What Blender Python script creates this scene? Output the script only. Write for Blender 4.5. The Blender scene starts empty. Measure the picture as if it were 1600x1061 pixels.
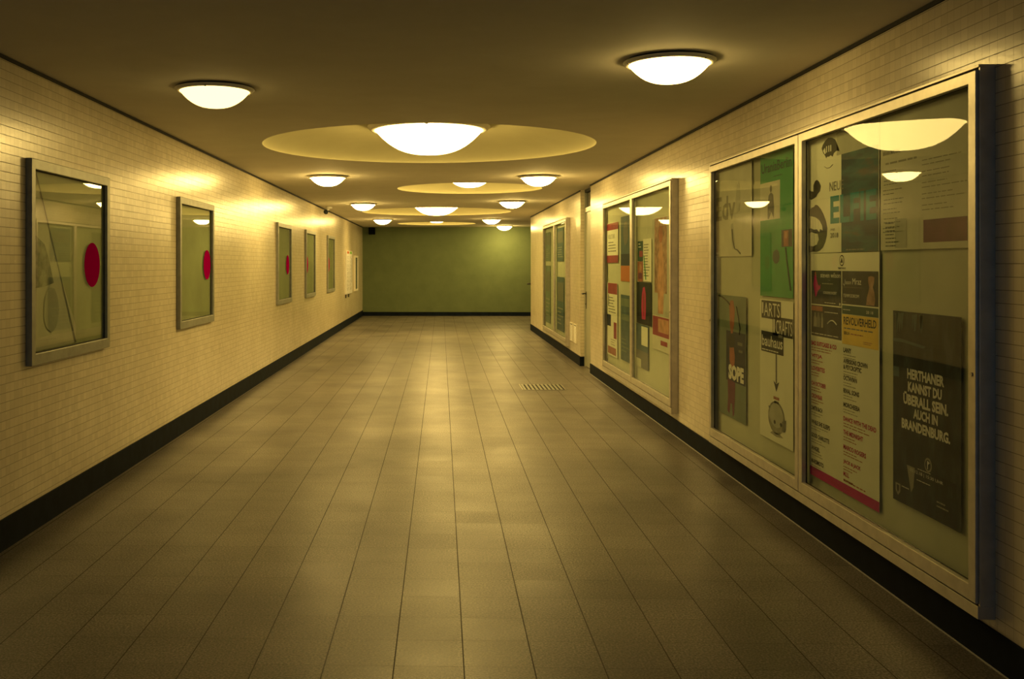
import bpy, math, random
from mathutils import Matrix, Vector
random.seed(7)
S = bpy.context.scene
COL = S.collection
PI = math.pi

# ------------------------------------------------------------------ room sizes (metres)
XL, XR, ZC = -2.645, 2.37, 2.989          # left wall, right wall, ceiling
Y0, YE, YC = -3.0, 33.6, 26.45            # open near end, green end wall, tiled corner on the right
NY0, NY1, NX = 15.897, 17.045, 2.444      # door niche

# ------------------------------------------------------------------ materials
MATS = {}
def new_mat(name):
    m = bpy.data.materials.new(name); m.use_nodes = True
    MATS[name] = m
    nt = m.node_tree
    return m, nt, nt.nodes['Principled BSDF']

def plain(name, col, rough=.5, metal=0., noise=0., nscale=30., spec=.5, coat=0.):
    m, nt, b = new_mat(name)
    b.inputs['Roughness'].default_value = rough
    b.inputs['Metallic'].default_value = metal
    b.inputs['Specular IOR Level'].default_value = spec
    b.inputs['Coat Weight'].default_value = coat
    if noise:
        tc = nt.nodes.new('ShaderNodeTexCoord'); n = nt.nodes.new('ShaderNodeTexNoise')
        n.inputs['Scale'].default_value = nscale; n.inputs['Detail'].default_value = 4
        nt.links.new(tc.outputs['Object'], n.inputs['Vector'])
        r = nt.nodes.new('ShaderNodeValToRGB')
        r.color_ramp.elements[0].position = .3; r.color_ramp.elements[1].position = .7
        r.color_ramp.elements[0].color = tuple(c*(1-noise) for c in col)+(1,)
        r.color_ramp.elements[1].color = tuple(min(1, c*(1+noise)) for c in col)+(1,)
        nt.links.new(n.outputs['Fac'], r.inputs['Fac']); nt.links.new(r.outputs['Color'], b.inputs['Base Color'])
    else:
        b.inputs['Base Color'].default_value = tuple(col)+(1,)
    return m

def M_(nt, op, a, b=None, clamp=False):
    n = nt.nodes.new('ShaderNodeMath'); n.operation = op; n.use_clamp = clamp
    for i, x in enumerate((a, b)):
        if x is None: continue
        if isinstance(x, (int, float)): n.inputs[i].default_value = x
        else: nt.links.new(x, n.inputs[i])
    return n.outputs[0]

def joint_mask(nt, coord, size, phase, width):
    """1 inside a joint of the given width, 0 on the tile"""
    t = M_(nt, 'DIVIDE', M_(nt, 'SUBTRACT', coord, phase), size)
    fr = M_(nt, 'FRACT', M_(nt, 'ADD', t, 1000.0))
    d = M_(nt, 'MINIMUM', fr, M_(nt, 'SUBTRACT', 1.0, fr))
    return M_(nt, 'LESS_THAN', d, width/size/2), M_(nt, 'FLOOR', M_(nt, 'ADD', t, 1000.0))

def ramp(nt, fac, stops):
    r = nt.nodes.new('ShaderNodeValToRGB')
    e = r.color_ramp.elements
    while len(e) < len(stops): e.new(.5)
    for el, (p, c) in zip(e, stops):
        el.position = p; el.color = tuple(c)+(1,)
    nt.links.new(fac, r.inputs['Fac'])
    return r.outputs['Color']

def mix(nt, fac, a, b, mode='MIX'):
    n = nt.nodes.new('ShaderNodeMix'); n.data_type = 'RGBA'; n.blend_type = mode
    for i, x in ((0, fac), (6, a), (7, b)):
        if isinstance(x, (int, float)): n.inputs[i].default_value = x
        elif isinstance(x, tuple): n.inputs[i].default_value = x+(1,)
        else: nt.links.new(x, n.inputs[i])
    return n.outputs[2]

def noise_tex(nt, vec, scale, detail=3., rough=.5):
    n = nt.nodes.new('ShaderNodeTexNoise'); n.inputs['Scale'].default_value = scale
    n.inputs['Detail'].default_value = detail; n.inputs['Roughness'].default_value = rough
    nt.links.new(vec, n.inputs['Vector']); return n.outputs['Fac']

def tile_wall_mat():
    m, nt, b = new_mat('glazed_wall_tile')
    tc = nt.nodes.new('ShaderNodeTexCoord'); sp = nt.nodes.new('ShaderNodeSeparateXYZ')
    nt.links.new(tc.outputs['Object'], sp.inputs[0])
    mv, iv = joint_mask(nt, sp.outputs['Z'], .056, .16, .0034)
    mh, ih = joint_mask(nt, sp.outputs['Y'], .060, .0, .0011)
    mx, ix = joint_mask(nt, sp.outputs['X'], .060, XR, .0016)
    geo = nt.nodes.new('ShaderNodeNewGeometry'); sn = nt.nodes.new('ShaderNodeSeparateXYZ')
    nt.links.new(geo.outputs['Normal'], sn.inputs[0])
    onx = M_(nt, 'GREATER_THAN', M_(nt, 'ABSOLUTE', sn.outputs['X']), .5)
    side = M_(nt, 'ADD', M_(nt, 'MULTIPLY', mh, onx), M_(nt, 'MULTIPLY', mx, M_(nt, 'SUBTRACT', 1., onx)))
    joint = M_(nt, 'MAXIMUM', mv, side)
    cb = nt.nodes.new('ShaderNodeCombineXYZ')
    nt.links.new(ih, cb.inputs[0]); nt.links.new(iv, cb.inputs[1]); nt.links.new(ix, cb.inputs[2])
    wn = nt.nodes.new('ShaderNodeTexWhiteNoise'); nt.links.new(cb.outputs[0], wn.inputs['Vector'])
    col = ramp(nt, wn.outputs['Value'], [(0, (.78, .71, .54)), (1, (.88, .80, .62))])
    big = noise_tex(nt, tc.outputs['Object'], 1.3, 4)
    col = mix(nt, 1., col, ramp(nt, big, [(.3, (.88, .86, .82)), (.7, (1, 1, 1))]), 'MULTIPLY')
    col = mix(nt, joint, col, (.30, .25, .17))
    nt.links.new(col, b.inputs['Base Color'])
    fine = noise_tex(nt, tc.outputs['Object'], 38, 2)
    rg = M_(nt, 'ADD', M_(nt, 'MULTIPLY', fine, .14), .17)
    nt.links.new(M_(nt, 'ADD', rg, M_(nt, 'MULTIPLY', joint, .4)), b.inputs['Roughness'])
    b.inputs['Specular IOR Level'].default_value = .7
    hgt = M_(nt, 'ADD', M_(nt, 'ADD', M_(nt, 'MULTIPLY', joint, -1.), M_(nt, 'MULTIPLY', wn.outputs['Value'], .35)), M_(nt, 'MULTIPLY', fine, .6))
    bp = nt.nodes.new('ShaderNodeBump'); bp.inputs['Strength'].default_value = .35; bp.inputs['Distance'].default_value = .002
    nt.links.new(hgt, bp.inputs['Height']); nt.links.new(bp.outputs[0], b.inputs['Normal'])

def floor_mat():
    m, nt, b = new_mat('speckled_floor_tile')
    tc = nt.nodes.new('ShaderNodeTexCoord'); sp = nt.nodes.new('ShaderNodeSeparateXYZ')
    nt.links.new(tc.outputs['Object'], sp.inputs[0])
    mx, ix = joint_mask(nt, sp.outputs['X'], .30, .098, .0052)
    my, iy = joint_mask(nt, sp.outputs['Y'], .2985, 4.285, .0030)
    cb = nt.nodes.new('ShaderNodeCombineXYZ'); nt.links.new(ix, cb.inputs[0]); nt.links.new(iy, cb.inputs[1])
    wn = nt.nodes.new('ShaderNodeTexWhiteNoise'); nt.links.new(cb.outputs[0], wn.inputs['Vector'])
    col = ramp(nt, wn.outputs['Value'], [(0, (.150, .143, .135)), (1, (.205, .197, .188))])
    grain = noise_tex(nt, tc.outputs['Object'], 95, 3, .7)
    col = mix(nt, .85, col, ramp(nt, grain, [(.35, (.16, .17, .19)), (.5, (.82, .80, .77)), (.64, (1.9, 1.75, 1.55))]), 'MULTIPLY')
    dirt = noise_tex(nt, tc.outputs['Object'], .9, 5, .6)
    col = mix(nt, .7, col, ramp(nt, dirt, [(.34, (.55, .55, .55)), (.62, (1.08, 1.05, 1.0))]), 'MULTIPLY')
    joint = M_(nt, 'MAXIMUM', mx, M_(nt, 'MULTIPLY', my, .55))
    col = mix(nt, joint, col, (.022, .018, .014))
    nt.links.new(col, b.inputs['Base Color'])
    rg = M_(nt, 'ADD', M_(nt, 'MULTIPLY', dirt, -.20), .47)
    rg = M_(nt, 'ADD', rg, M_(nt, 'MULTIPLY', M_(nt, 'SUBTRACT', wn.outputs['Value'], .5), .05))
    nt.links.new(M_(nt, 'ADD', rg, M_(nt, 'MULTIPLY', joint, .3)), b.inputs['Roughness'])
    b.inputs['Specular IOR Level'].default_value = .25
    bp = nt.nodes.new('ShaderNodeBump'); bp.inputs['Strength'].default_value = .25; bp.inputs['Distance'].default_value = .003
    nt.links.new(M_(nt, 'ADD', M_(nt, 'MULTIPLY', joint, -1.), M_(nt, 'MULTIPLY', grain, .25)), bp.inputs['Height'])
    nt.links.new(bp.outputs[0], b.inputs['Normal'])

def plaster(name, c0, c1, rough=.8, scale=2.2):
    m, nt, b = new_mat(name)
    tc = nt.nodes.new('ShaderNodeTexCoord')
    n = noise_tex(nt, tc.outputs['Object'], scale, 5, .6)
    nt.links.new(ramp(nt, n, [(.3, c0), (.7, c1)]), b.inputs['Base Color'])
    b.inputs['Roughness'].default_value = rough
    f = noise_tex(nt, tc.outputs['Object'], 160, 2)
    bp = nt.nodes.new('ShaderNodeBump'); bp.inputs['Strength'].default_value = .12; bp.inputs['Distance'].default_value = .002
    nt.links.new(f, bp.inputs['Height']); nt.links.new(bp.outputs[0], b.inputs['Normal'])

def photo_print(name, stops, scale=3., stretch=(1, 1, 1), detail=4):
    m, nt, b = new_mat(name)
    tc = nt.nodes.new('ShaderNodeTexCoord'); mp = nt.nodes.new('ShaderNodeMapping')
    mp.inputs['Scale'].default_value = stretch
    nt.links.new(tc.outputs['Object'], mp.inputs[0])
    n = noise_tex(nt, mp.outputs[0], scale, detail, .6)
    nt.links.new(ramp(nt, n, stops), b.inputs['Base Color'])
    b.inputs['Roughness'].default_value = .6; b.inputs['Specular IOR Level'].default_value = .15

def glass_mat(name, gain):
    m = bpy.data.materials.new(name); m.use_nodes = True; MATS[name] = m
    nt = m.node_tree; nt.nodes.clear()
    out = nt.nodes.new('ShaderNodeOutputMaterial'); mx = nt.nodes.new('ShaderNodeMixShader')
    fr = nt.nodes.new('ShaderNodeFresnel'); fr.inputs['IOR'].default_value = 1.55
    tr = nt.nodes.new('ShaderNodeBsdfTransparent'); tr.inputs['Color'].default_value = (.95, .97, .93, 1)
    gl = nt.nodes.new('ShaderNodeBsdfGlossy'); gl.inputs['Roughness'].default_value = .012
    ge = nt.nodes.new('ShaderNodeNewGeometry')          # one reflection per pane, from its outer face
    k = M_(nt, 'MULTIPLY', M_(nt, 'MULTIPLY', fr.outputs[0], gain, True), M_(nt, 'SUBTRACT', 1., ge.outputs['Backfacing']))
    nt.links.new(k, mx.inputs[0]); nt.links.new(tr.outputs[0], mx.inputs[1]); nt.links.new(gl.outputs[0], mx.inputs[2])
    nt.links.new(mx.outputs[0], out.inputs[0])

def glow(name, col, k):
    m, nt, b = new_mat(name)
    b.inputs['Base Color'].default_value = (.8, .78, .7, 1); b.inputs['Roughness'].default_value = .25
    b.inputs['Emission Color'].default_value = tuple(col)+(1,); b.inputs['Emission Strength'].default_value = k

LAMP = (1.0, .68, .195)
tile_wall_mat(); floor_mat(); glass_mat('case_glass', .42); glass_mat('display_glass', 1.2)
glow('lit_opal_glass', LAMP, 18.0)
glow('strong_opal_glass', LAMP, 36.0)
glow('lit_opal_glass_large', LAMP, 14.0)
glow('weak_opal_glass', LAMP, 5.6)
glow('faint_opal_glass', LAMP, 1.4)
glow('middling_opal_glass', LAMP, 8.2)
plaster('ceiling_paint', (.74, .70, .60), (.80, .76, .66))
plaster('recess_paint', (.74, .70, .42), (.80, .76, .47), .7)
plaster('green_wall_paint', (.122, .165, .075), (.150, .198, .092), .7)
plaster('beige_wall_paint', (.62, .57, .47), (.68, .63, .52), .6)
plain('dark_baseboard', (.007, .012, .022), .65, noise=.3, nscale=9, spec=.08)
plain('shadow_gap', (.01, .01, .012), .8)
plain('floor_seal', (.5, .5, .48), .5)
plain('satin_aluminium', (.62, .58, .50), .36, .55, noise=.10, nscale=14)
plain('grey_aluminium', (.31, .32, .28), .42, .35, noise=.12, nscale=14)
plain('cream_metal', (.90, .86, .74), .45)
plain('steel', (.42, .40, .36), .3, .9)
plain('dark_steel', (.06, .06, .06), .4, .6)
plain('door_paint', (.46, .47, .36), .32, noise=.05, nscale=3)
plain('dark_glass', (.02, .03, .03), .08)
plain('case_lining', (.53, .545, .40), .7, noise=.07, nscale=3)
plain('grey_green_lining', (.42, .45, .26), .6, noise=.12, nscale=2.5)
plain('red_disc', (.36, .0, .10), .6, spec=.0)
plain('white_paper', (.80, .80, .66), .6, noise=.04, nscale=5)
plain('grey_paper', (.42, .42, .33), .6, noise=.15, nscale=4)
plain('pale_print', (.60, .59, .46), .6, noise=.08, nscale=5)
plain('black_ink', (.012, .014, .018), .6, spec=.15)
plain('halftone_ink', (.045, .045, .04), .6, spec=.15)
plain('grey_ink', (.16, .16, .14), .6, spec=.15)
plain('pale_grey_ink', (.33, .32, .25), .6, spec=.15)
plain('white_ink', (.80, .79, .72), .6, spec=.15)
plain('red_ink', (.50, .015, .12), .6, spec=.15)
plain('faded_red', (.30, .04, .06), .6, spec=.15, noise=.15, nscale=6)
plain('magenta_ink', (.50, .0, .19), .6, spec=.15)
plain('teal_ink', (.02, .24, .27), .6, spec=.15)
plain('yellow_ink', (.80, .56, .10), .6, spec=.15, noise=.08, nscale=6)
plain('dark_green_ink', (.015, .07, .055), .6, spec=.15)
plain('maroon_ink', (.14, .02, .07), .6, spec=.15, noise=.2, nscale=8)
plain('green_print', (.03, .34, .09), .6, spec=.15, noise=.12, nscale=4)
plain('sage_print', (.16, .21, .16), .6, spec=.15, noise=.15, nscale=4)
plain('black_plastic', (.005, .007, .010), .8, spec=.05)
plain('navy_ink', (.012, .02, .05), .6, spec=.15)
plain('rust_ink', (.36, .12, .07), .6, spec=.15, noise=.3, nscale=9)
plain('flesh_ink', (.52, .27, .16), .6, spec=.15, noise=.3, nscale=9)
plain('orange_ink', (.55, .17, .05), .6, spec=.15)
plain('blue_grey_print', (.07, .12, .14), .6, spec=.15, noise=.25, nscale=5)
plain('lime_ink', (.22, .5, .06), .6, spec=.15)
plain('white_plastic', (.90, .89, .84), .4)
photo_print('dark_sea_photo', [(.28, (.008, .022, .04)), (.45, (.012, .05, .075)), (.56, (.03, .12, .14)), (.66, (.10, .10, .09)), (.8, (.02, .05, .06))], 2.2, (.7, 3.2, 1))
photo_print('black_photo', [(.3, (.006, .009, .015)), (.55, (.012, .02, .03)), (.72, (.05, .065, .08))], 7, (1.6, .7, 1))
photo_print('crowd_photo', [(.35, (.006, .01, .02)), (.52, (.014, .024, .04)), (.68, (.045, .06, .075)), (.8, (.12, .13, .13))], 6, (1.4, .55, 1))
photo_print('figure_photo', [(.3, (.10, .06, .04)), (.5, (.36, .2, .13)), (.7, (.55, .36, .26))], 9)
photo_print('mottled_print', [(.35, (.10, .11, .09)), (.5, (.28, .28, .2)), (.65, (.45, .44, .33))], 9)

# ------------------------------------------------------------------ mesh building
_text = {}
def text_geo(s, bold):
    k = (s, bold)
    if k in _text: return _text[k]
    c = bpy.data.curves.new('t', 'FONT'); c.body = s; c.size = 1; c.offset = bold; c.resolution_u = 2
    o = bpy.data.objects.new('t', c); COL.objects.link(o)
    bpy.context.view_layer.update()
    me = o.evaluated_get(bpy.context.evaluated_depsgraph_get()).to_mesh()
    vs = [v.co.copy() for v in me.vertices]; fs = [tuple(p.vertices) for p in me.polygons]
    o.evaluated_get(bpy.context.evaluated_depsgraph_get()).to_mesh_clear()
    bpy.data.objects.remove(o); bpy.data.curves.remove(c)
    x0 = min(v.x for v in vs); x1 = max(v.x for v in vs); y0 = min(v.y for v in vs); y1 = max(v.y for v in vs)
    vs = [((v.x-x0)/(x1-x0), (v.y-y0)/(y1-y0)) for v in vs]
    _text[k] = (vs, fs); return _text[k]

class MB:
    def __init__(s): s.v, s.f, s.m, s.mats = [], [], [], []
    def slot(s, mat):
        if mat not in s.mats: s.mats.append(mat)
        return s.mats.index(mat)
    def add(s, vs, fs, mat):
        n = len(s.v); k = s.slot(mat); s.v += [tuple(v) for v in vs]
        for f in fs: s.f.append(tuple(i+n for i in f)); s.m.append(k)
        return s
    def box(s, a, b, mat):
        (x0, y0, z0), (x1, y1, z1) = [tuple(min(p, q) for p, q in zip(a, b)), tuple(max(p, q) for p, q in zip(a, b))]
        return s.add([(x0,y0,z0),(x1,y0,z0),(x1,y1,z0),(x0,y1,z0),(x0,y0,z1),(x1,y0,z1),(x1,y1,z1),(x0,y1,z1)],
                     [(3,2,1,0),(4,5,6,7),(0,1,5,4),(1,2,6,5),(2,3,7,6),(3,0,4,7)], mat)
    def ring(s, x0, y0, x1, y1, t, z0, z1, mat, tb=None, tt=None):
        """rectangular frame in local xy; bar t, bottom tb, top tt"""
        tb = tb or t; tt = tt or t
        o = [(x0,y0),(x1,y0),(x1,y1),(x0,y1)]; i = [(x0+t,y0+tb),(x1-t,y0+tb),(x1-t,y1-tt),(x0+t,y1-tt)]
        vs = [p+(z0,) for p in o]+[p+(z0,) for p in i]+[p+(z1,) for p in o]+[p+(z1,) for p in i]
        fs = []
        for a in range(4):
            b = (a+1) % 4
            fs += [(8+a, 8+b, 12+b, 12+a), (b, a, 4+a, 4+b), (a, b, 8+b, 8+a), (4+b, 4+a, 12+a, 12+b)]
        return s.add(vs, fs, mat)
    def poly(s, pts, z, mat):
        a = sum(p[0]*q[1]-q[0]*p[1] for p, q in zip(pts, pts[1:]+pts[:1]))
        if a < 0: pts = pts[::-1]
        return s.add([(x, y, z) for x, y in pts], [tuple(range(len(pts)))], mat)
    def rect(s, x0, y0, x1, y1, z, mat): return s.poly([(x0,y0),(x1,y0),(x1,y1),(x0,y1)], z, mat)
    def disc(s, cx, cy, rx, ry, z, mat, n=40, wob=0.):
        return s.poly([(cx+rx*(1+wob*random.uniform(-1,1))*math.cos(2*PI*k/n), cy+ry*(1+wob*random.uniform(-1,1))*math.sin(2*PI*k/n)) for k in range(n)], z, mat)
    def text(s, t, x, y, w, h, z, mat, bold=.0):
        vs, fs = text_geo(t, bold)
        return s.add([(x+a*w, y+b*h, z) for a, b in vs], fs, mat)
    def bars(s, x, y0, y1, w, n, z, mat, th=.35):
        """n greeked lines of small print from y1 down to y0"""
        st = (y1-y0)/n
        for k in range(n):
            yy = y1-st*(k+.5); xx = x; end = x+w*random.uniform(.55, 1.)
            while xx < end:
                l = min(random.uniform(.06, .2)*w, end-xx)
                s.rect(xx, yy-st*th/2, xx+l, yy+st*th/2, z, mat); xx += l+w*.025
        return s
    def lathe(s, prof, n, mat, c=(0,0,0), cap=False):
        vs = [(c[0]+r*math.cos(2*PI*k/n), c[1]+r*math.sin(2*PI*k/n), c[2]+z) for r, z in prof for k in range(n)]
        fs = []
        for j in range(len(prof)-1):
            for k in range(n):
                k2 = (k+1) % n
                fs.append((j*n+k, j*n+k2, (j+1)*n+k2, (j+1)*n+k))
        if cap: fs.append(tuple((len(prof)-1)*n+k for k in range(n)))
        return s.add(vs, fs, mat)
    def tube(s, pts, r, mat, n=12):
        pts = [Vector(p) for p in pts]; vs = []; fs = []
        for i, p in enumerate(pts):
            d = (pts[min(i+1, len(pts)-1)]-pts[max(i-1, 0)]).normalized()
            u = d.orthogonal().normalized() if i == 0 else (u-d*u.dot(d)).normalized()
            w = d.cross(u)
            vs += [p+u*r*math.cos(2*PI*k/n)+w*r*math.sin(2*PI*k/n) for k in range(n)]
        for i in range(len(pts)-1):
            for k in range(n):
                k2 = (k+1) % n; fs.append((i*n+k, i*n+k2, (i+1)*n+k2, (i+1)*n+k))
        fs += [tuple(range(n))[::-1], tuple((len(pts)-1)*n+k for k in range(n))]
        return s.add(vs, fs, mat)
    def build(s, name, parent=None, smooth=False, bevel=0., M=None):
        me = bpy.data.meshes.new(name); me.from_pydata(s.v, [], s.f)
        for m in s.mats: me.materials.append(MATS[m])
        me.polygons.foreach_set('material_index', s.m)
        if smooth: me.polygons.foreach_set('use_smooth', [True]*len(s.f))
        me.update()
        o = bpy.data.objects.new(name, me); COL.objects.link(o)
        if parent: o.parent = parent
        if M is not None: o.matrix_world = M
        if bevel:
            b = o.modifiers.new('bevel', 'BEVEL'); b.width = bevel; b.segments = 2; b.limit_method = 'ANGLE'
        return o

def tag(o, label, cat, group=None):
    o['label'] = label; o['category'] = cat
    if group: o['group'] = group
    return o
def struct(o): o['kind'] = 'structure'; return o
def empty(name, M):
    o = bpy.data.objects.new(name, None); COL.objects.link(o); o.empty_display_size = .1; o.matrix_world = M; return o
def on_right(Y, Z=0., off=0.):            # local x runs towards the viewer's end of the hall, y up, z out of the right wall
    return Matrix(((0,0,-1,XR-off),(-1,0,0,Y),(0,1,0,Z),(0,0,0,1)))
def on_left(Y, Z=0., off=0.):             # local x runs down the hall, y up, z out of the left wall
    return Matrix(((0,0,1,XL+off),(1,0,0,Y),(0,1,0,Z),(0,0,0,1)))

# ------------------------------------------------------------------ the setting
XS = 7.0
struct(MB().box((XL-.2, Y0, -.1), (XS, YE+.2, 0), 'speckled_floor_tile').build('floor'))
struct(MB().box((XL-.2, Y0, 0), (XL, YE, ZC+.3), 'glazed_wall_tile').build('wall_left'))
w = MB()
w.box((XR, Y0, 0), (XR+.25, NY0, ZC+.3), 'glazed_wall_tile')
w.box((XR, NY1, 0), (XR+.25, YC, ZC+.3), 'glazed_wall_tile')
w.box((NX+.06, NY0, 0), (XR+.25, NY1, ZC+.3), 'glazed_wall_tile')
struct(w.build('wall_right'))
struct(MB().box((XL-.2, YE, 0), (XS, YE+.2, ZC+.3), 'green_wall_paint').build('wall_back'))
struct(MB().box((XS, YC, 0), (XS+.2, YE, ZC+.3), 'beige_wall_paint').build('wall_side'))
struct(MB().box((XR+.25, YC-.25, 0), (XS, YC, ZC+.3), 'beige_wall_paint').build('wall_return'))

# ceiling with four round recesses
RECESS = [(-.13, 10.66, 1.76), (.475, 16.64, 1.2), (-.112, 23.9, 1.78), (-.135, 30.8, 1.2)]
import bmesh
bm = bmesh.new(); edges = []
def loop(pts):
    vs = [bm.verts.new(p) for p in pts]
    edges.extend(bm.edges.new((vs[i], vs[(i+1) % len(vs)])) for i in range(len(vs)))
NSEG = 128
loop([(XL-.2, Y0, ZC), (XS, Y0, ZC), (XS, YE+.2, ZC), (XL-.2, YE+.2, ZC)])
for cx, cy, r in RECESS:
    loop([(cx+r*math.cos(2*PI*k/NSEG), cy+r*math.sin(2*PI*k/NSEG), ZC) for k in range(NSEG)])
bmesh.ops.triangle_fill(bm, edges=edges, use_beauty=True, use_dissolve=False)
dead = [f for f in bm.faces if any((f.calc_center_median()-Vector((cx, cy, ZC))).length < r*.999 for cx, cy, r in RECESS)]
bmesh.ops.delete(bm, geom=dead, context='FACES_ONLY')
for f in bm.faces:
    if f.normal.z > 0: f.normal_flip()
me = bpy.data.meshes.new('ceiling'); bm.to_mesh(me); bm.free(); me.materials.append(MATS['ceiling_paint'])
o = bpy.data.objects.new('ceiling', me); COL.objects.link(o); struct(o)
DEPTH = {1.76: .25, 1.78: .25, 1.2: .30}
def dome_z(r, R, d): return d*max(0., 1-(r/R)**3.2)**.62
for i, (cx, cy, R) in enumerate(RECESS):
    d = DEPTH[R]; prof = []
    for k in range(41):
        a = math.sin(PI/2*k/40)           # dense near the rim
        r = R*a if k else .001
        prof.append((r, dome_z(r, R, d)))
    o = MB().lathe(prof, NSEG, 'recess_paint', (cx, cy, ZC)).build('ceiling_recess', smooth=True)
    struct(o)

# baseboards, shadow gaps
bh, bt = .16, .012
struct(MB().box((XL, Y0, 0), (XL+bt, YE, .19), 'dark_baseboard').build('baseboard_left'))
w = MB()
w.box((XR-bt, Y0, 0), (XR, NY0, bh), 'dark_baseboard')
w.box((XR-bt, NY1, 0), (XR, YC+bt, bh), 'dark_baseboard')
w.box((XR, NY1-bt, 0), (NX, NY1, bh), 'dark_baseboard')
w.box((XR, YC, 0), (XR+4, YC+bt, bh), 'dark_baseboard')
struct(w.build('baseboard_right'))
struct(MB().box((XL, YE-bt, 0), (XS, YE, .13), 'dark_baseboard').build('baseboard_back'))
struct(MB().box((XL, Y0, ZC-.022), (XL+.012, YE, ZC), 'shadow_gap').build('trim_1'))
w = MB(); w.box((XR-.012, Y0, ZC-.022), (XR, NY0, ZC), 'shadow_gap'); w.box((XR-.012, NY1, ZC-.022), (XR, YC, ZC), 'shadow_gap')
struct(w.build('trim_2'))
struct(MB().box((XR-bt-.006, Y0, 0), (XR-bt, NY0, .004), 'floor_seal').build('trim_3'))

# door in the niche, transom above
M = on_right(NY1, 0, 0)                   # local z is negative inside the niche
dw = NY1-NY0; zf = XR-NX
d = struct(MB().box((.07, .01, zf-.045), (dw-.07, 2.60, zf-.008), 'door_paint').build('door_1', bevel=.002, M=M))
fr = MB()
fr.box((.0125, 0, zf-.06), (.066, ZC, zf+.01), 'door_paint').box((dw-.066, 0, zf-.06), (dw, ZC, zf+.01), 'door_paint')
fr.box((.066, 2.606, zf-.06), (dw-.066, 2.68, zf+.01), 'door_paint').box((.066, ZC-.05, zf-.06), (dw-.066, ZC, zf+.01), 'shadow_gap')
fr.build('door_frame', d)
h = MB().box((.105, .98, zf-.008), (.145, 1.27, zf), 'dark_steel')
h.tube([(.125, 1.235, zf-.004), (.125, 1.235, zf+.05), (.128, 1.235, zf+.062), (.14, 1.235, zf+.066), (.25, 1.232, zf+.066)], .012, 'dark_steel')
h.lathe([(.009, 0), (.009, .012)], 12, 'dark_steel', (.125, 1.06, zf), True)
h.build('door_handle', d, bevel=.0015)
struct(MB().box((.068, 2.682, zf-.03), (dw-.068, ZC-.052, zf-.02), 'dark_glass').build('window_1', M=M))

# ------------------------------------------------------------------ lamps
def make_lamp(a, b, mat, name, label, group):
    k = a/.2435
    root = empty(name, Matrix.Identity(4)); tag(root, label, 'lamp', group)
    MB().lathe([(.05*k, -.001), (.262*k, -.001), (.262*k, -.012*k), (.2*k, -.012*k)], 96, 'dark_steel').build('mounting_plate', root, True)
    o = MB().lathe([(.20*k, -.0125*k), (.279*k, -.0125*k), (.280*k, -.016*k), (.266*k, -.031*k), (.254*k, -.034*k), (.2475*k, -.033*k), (.2475*k, -.022*k)], 96, 'cream_metal').build('rim', root, True)
    md = o.modifiers.new('edges', 'EDGE_SPLIT'); md.split_angle = math.radians(35)
    pr = [(a*q, -.032*k-b*(1-q**2.7)) for q in [1-i/28 for i in range(28)]]+[(.0005, -.032*k-b)]
    MB().lathe([(a*1.005, -.024*k)]+pr, 96, mat).build('glass_dome', root, True)
    for j in range(3):
        t = 2*PI*j/3+.5
        MB().lathe([(.008*k, 0), (.008*k, -.006*k), (.004*k, -.008*k)], 12, 'steel', (.264*k*math.cos(t), .264*k*math.sin(t), -.030*k), True).build('screw', root)
    return root
def copy_tree(o, parent=None):
    c = o.copy(); COL.objects.link(c)
    if parent: c.parent = parent
    for ch in list(o.children): copy_tree(ch, c)
    return c
def set_glass(lamp, mat):
    for ch in lamp.children:
        if ch.name.startswith('glass_dome'):
            ch.data = ch.data.copy(); ch.data.materials[0] = MATS[mat]
small = make_lamp(.2435, .114, 'lit_opal_glass', 'ceiling_lamp', '', 'small dome lamps along the ceiling sides')
SMALL = [(-1.614, 7.083, 'small lit dome lamp on the ceiling, nearest one along the left side'),
         (-1.617, 14.21, 'small lit dome lamp on the ceiling, second one along the left side'),
         (-1.610, 20.60, 'small lit dome lamp on the ceiling, third one along the left side'),
         (-1.630, 27.80, 'small lit dome lamp on the ceiling, farthest one along the left side'),
         (1.408, 6.198, 'small lit dome lamp on the ceiling, nearest one along the right side'),
         (1.390, 14.29, 'small lit dome lamp on the ceiling, second one along the right side'),
         (1.409, 19.90, 'small lit dome lamp on the ceiling, third one along the right side'),
         (1.395, 27.65, 'small lit dome lamp on the ceiling, fourth one along the right side'),
         (2.065, 32.62, 'small lit dome lamp close to the green wall, making its bright patch')]
smalls = [small]+[copy_tree(small) for _ in SMALL[1:]]
for i, (x, y, lab) in enumerate(SMALL):
    o = smalls[i]
    o.location = (x, y, ZC); o['label'] = lab; o.rotation_euler.z = i*.7
    if y < 9: set_glass(o, 'weak_opal_glass' if x > 0 else 'faint_opal_glass')        # the two lamps at the near end burn weaker than the rest
    if x > 2: set_glass(o, 'strong_opal_glass')
big = make_lamp(.57, .252, 'lit_opal_glass_large', 'ceiling_lamp', '', 'large dome lamps in the round ceiling recesses')
mid = make_lamp(.35, .15, 'lit_opal_glass_large', 'ceiling_lamp', '', 'large dome lamps in the round ceiling recesses')
for o, i, lab in ((big, 0, 'largest-looking lit dome lamp, in the nearest round ceiling recess'),
                  (mid, 1, 'lit dome lamp in the second round ceiling recess, set off to the right'),
                  (copy_tree(big), 2, 'wide lit dome lamp in the third round ceiling recess'),
                  (copy_tree(mid), 3, 'lit dome lamp in the farthest and thinnest-looking round ceiling recess')):
    cx, cy, R = RECESS[i]
    drop = (dome_z(.62, R, DEPTH[R])-.005 if R > 1.5 else .215)
    o.location = (cx, cy, ZC+drop); o['label'] = lab
    if i == 0: set_glass(o, 'middling_opal_glass')

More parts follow.
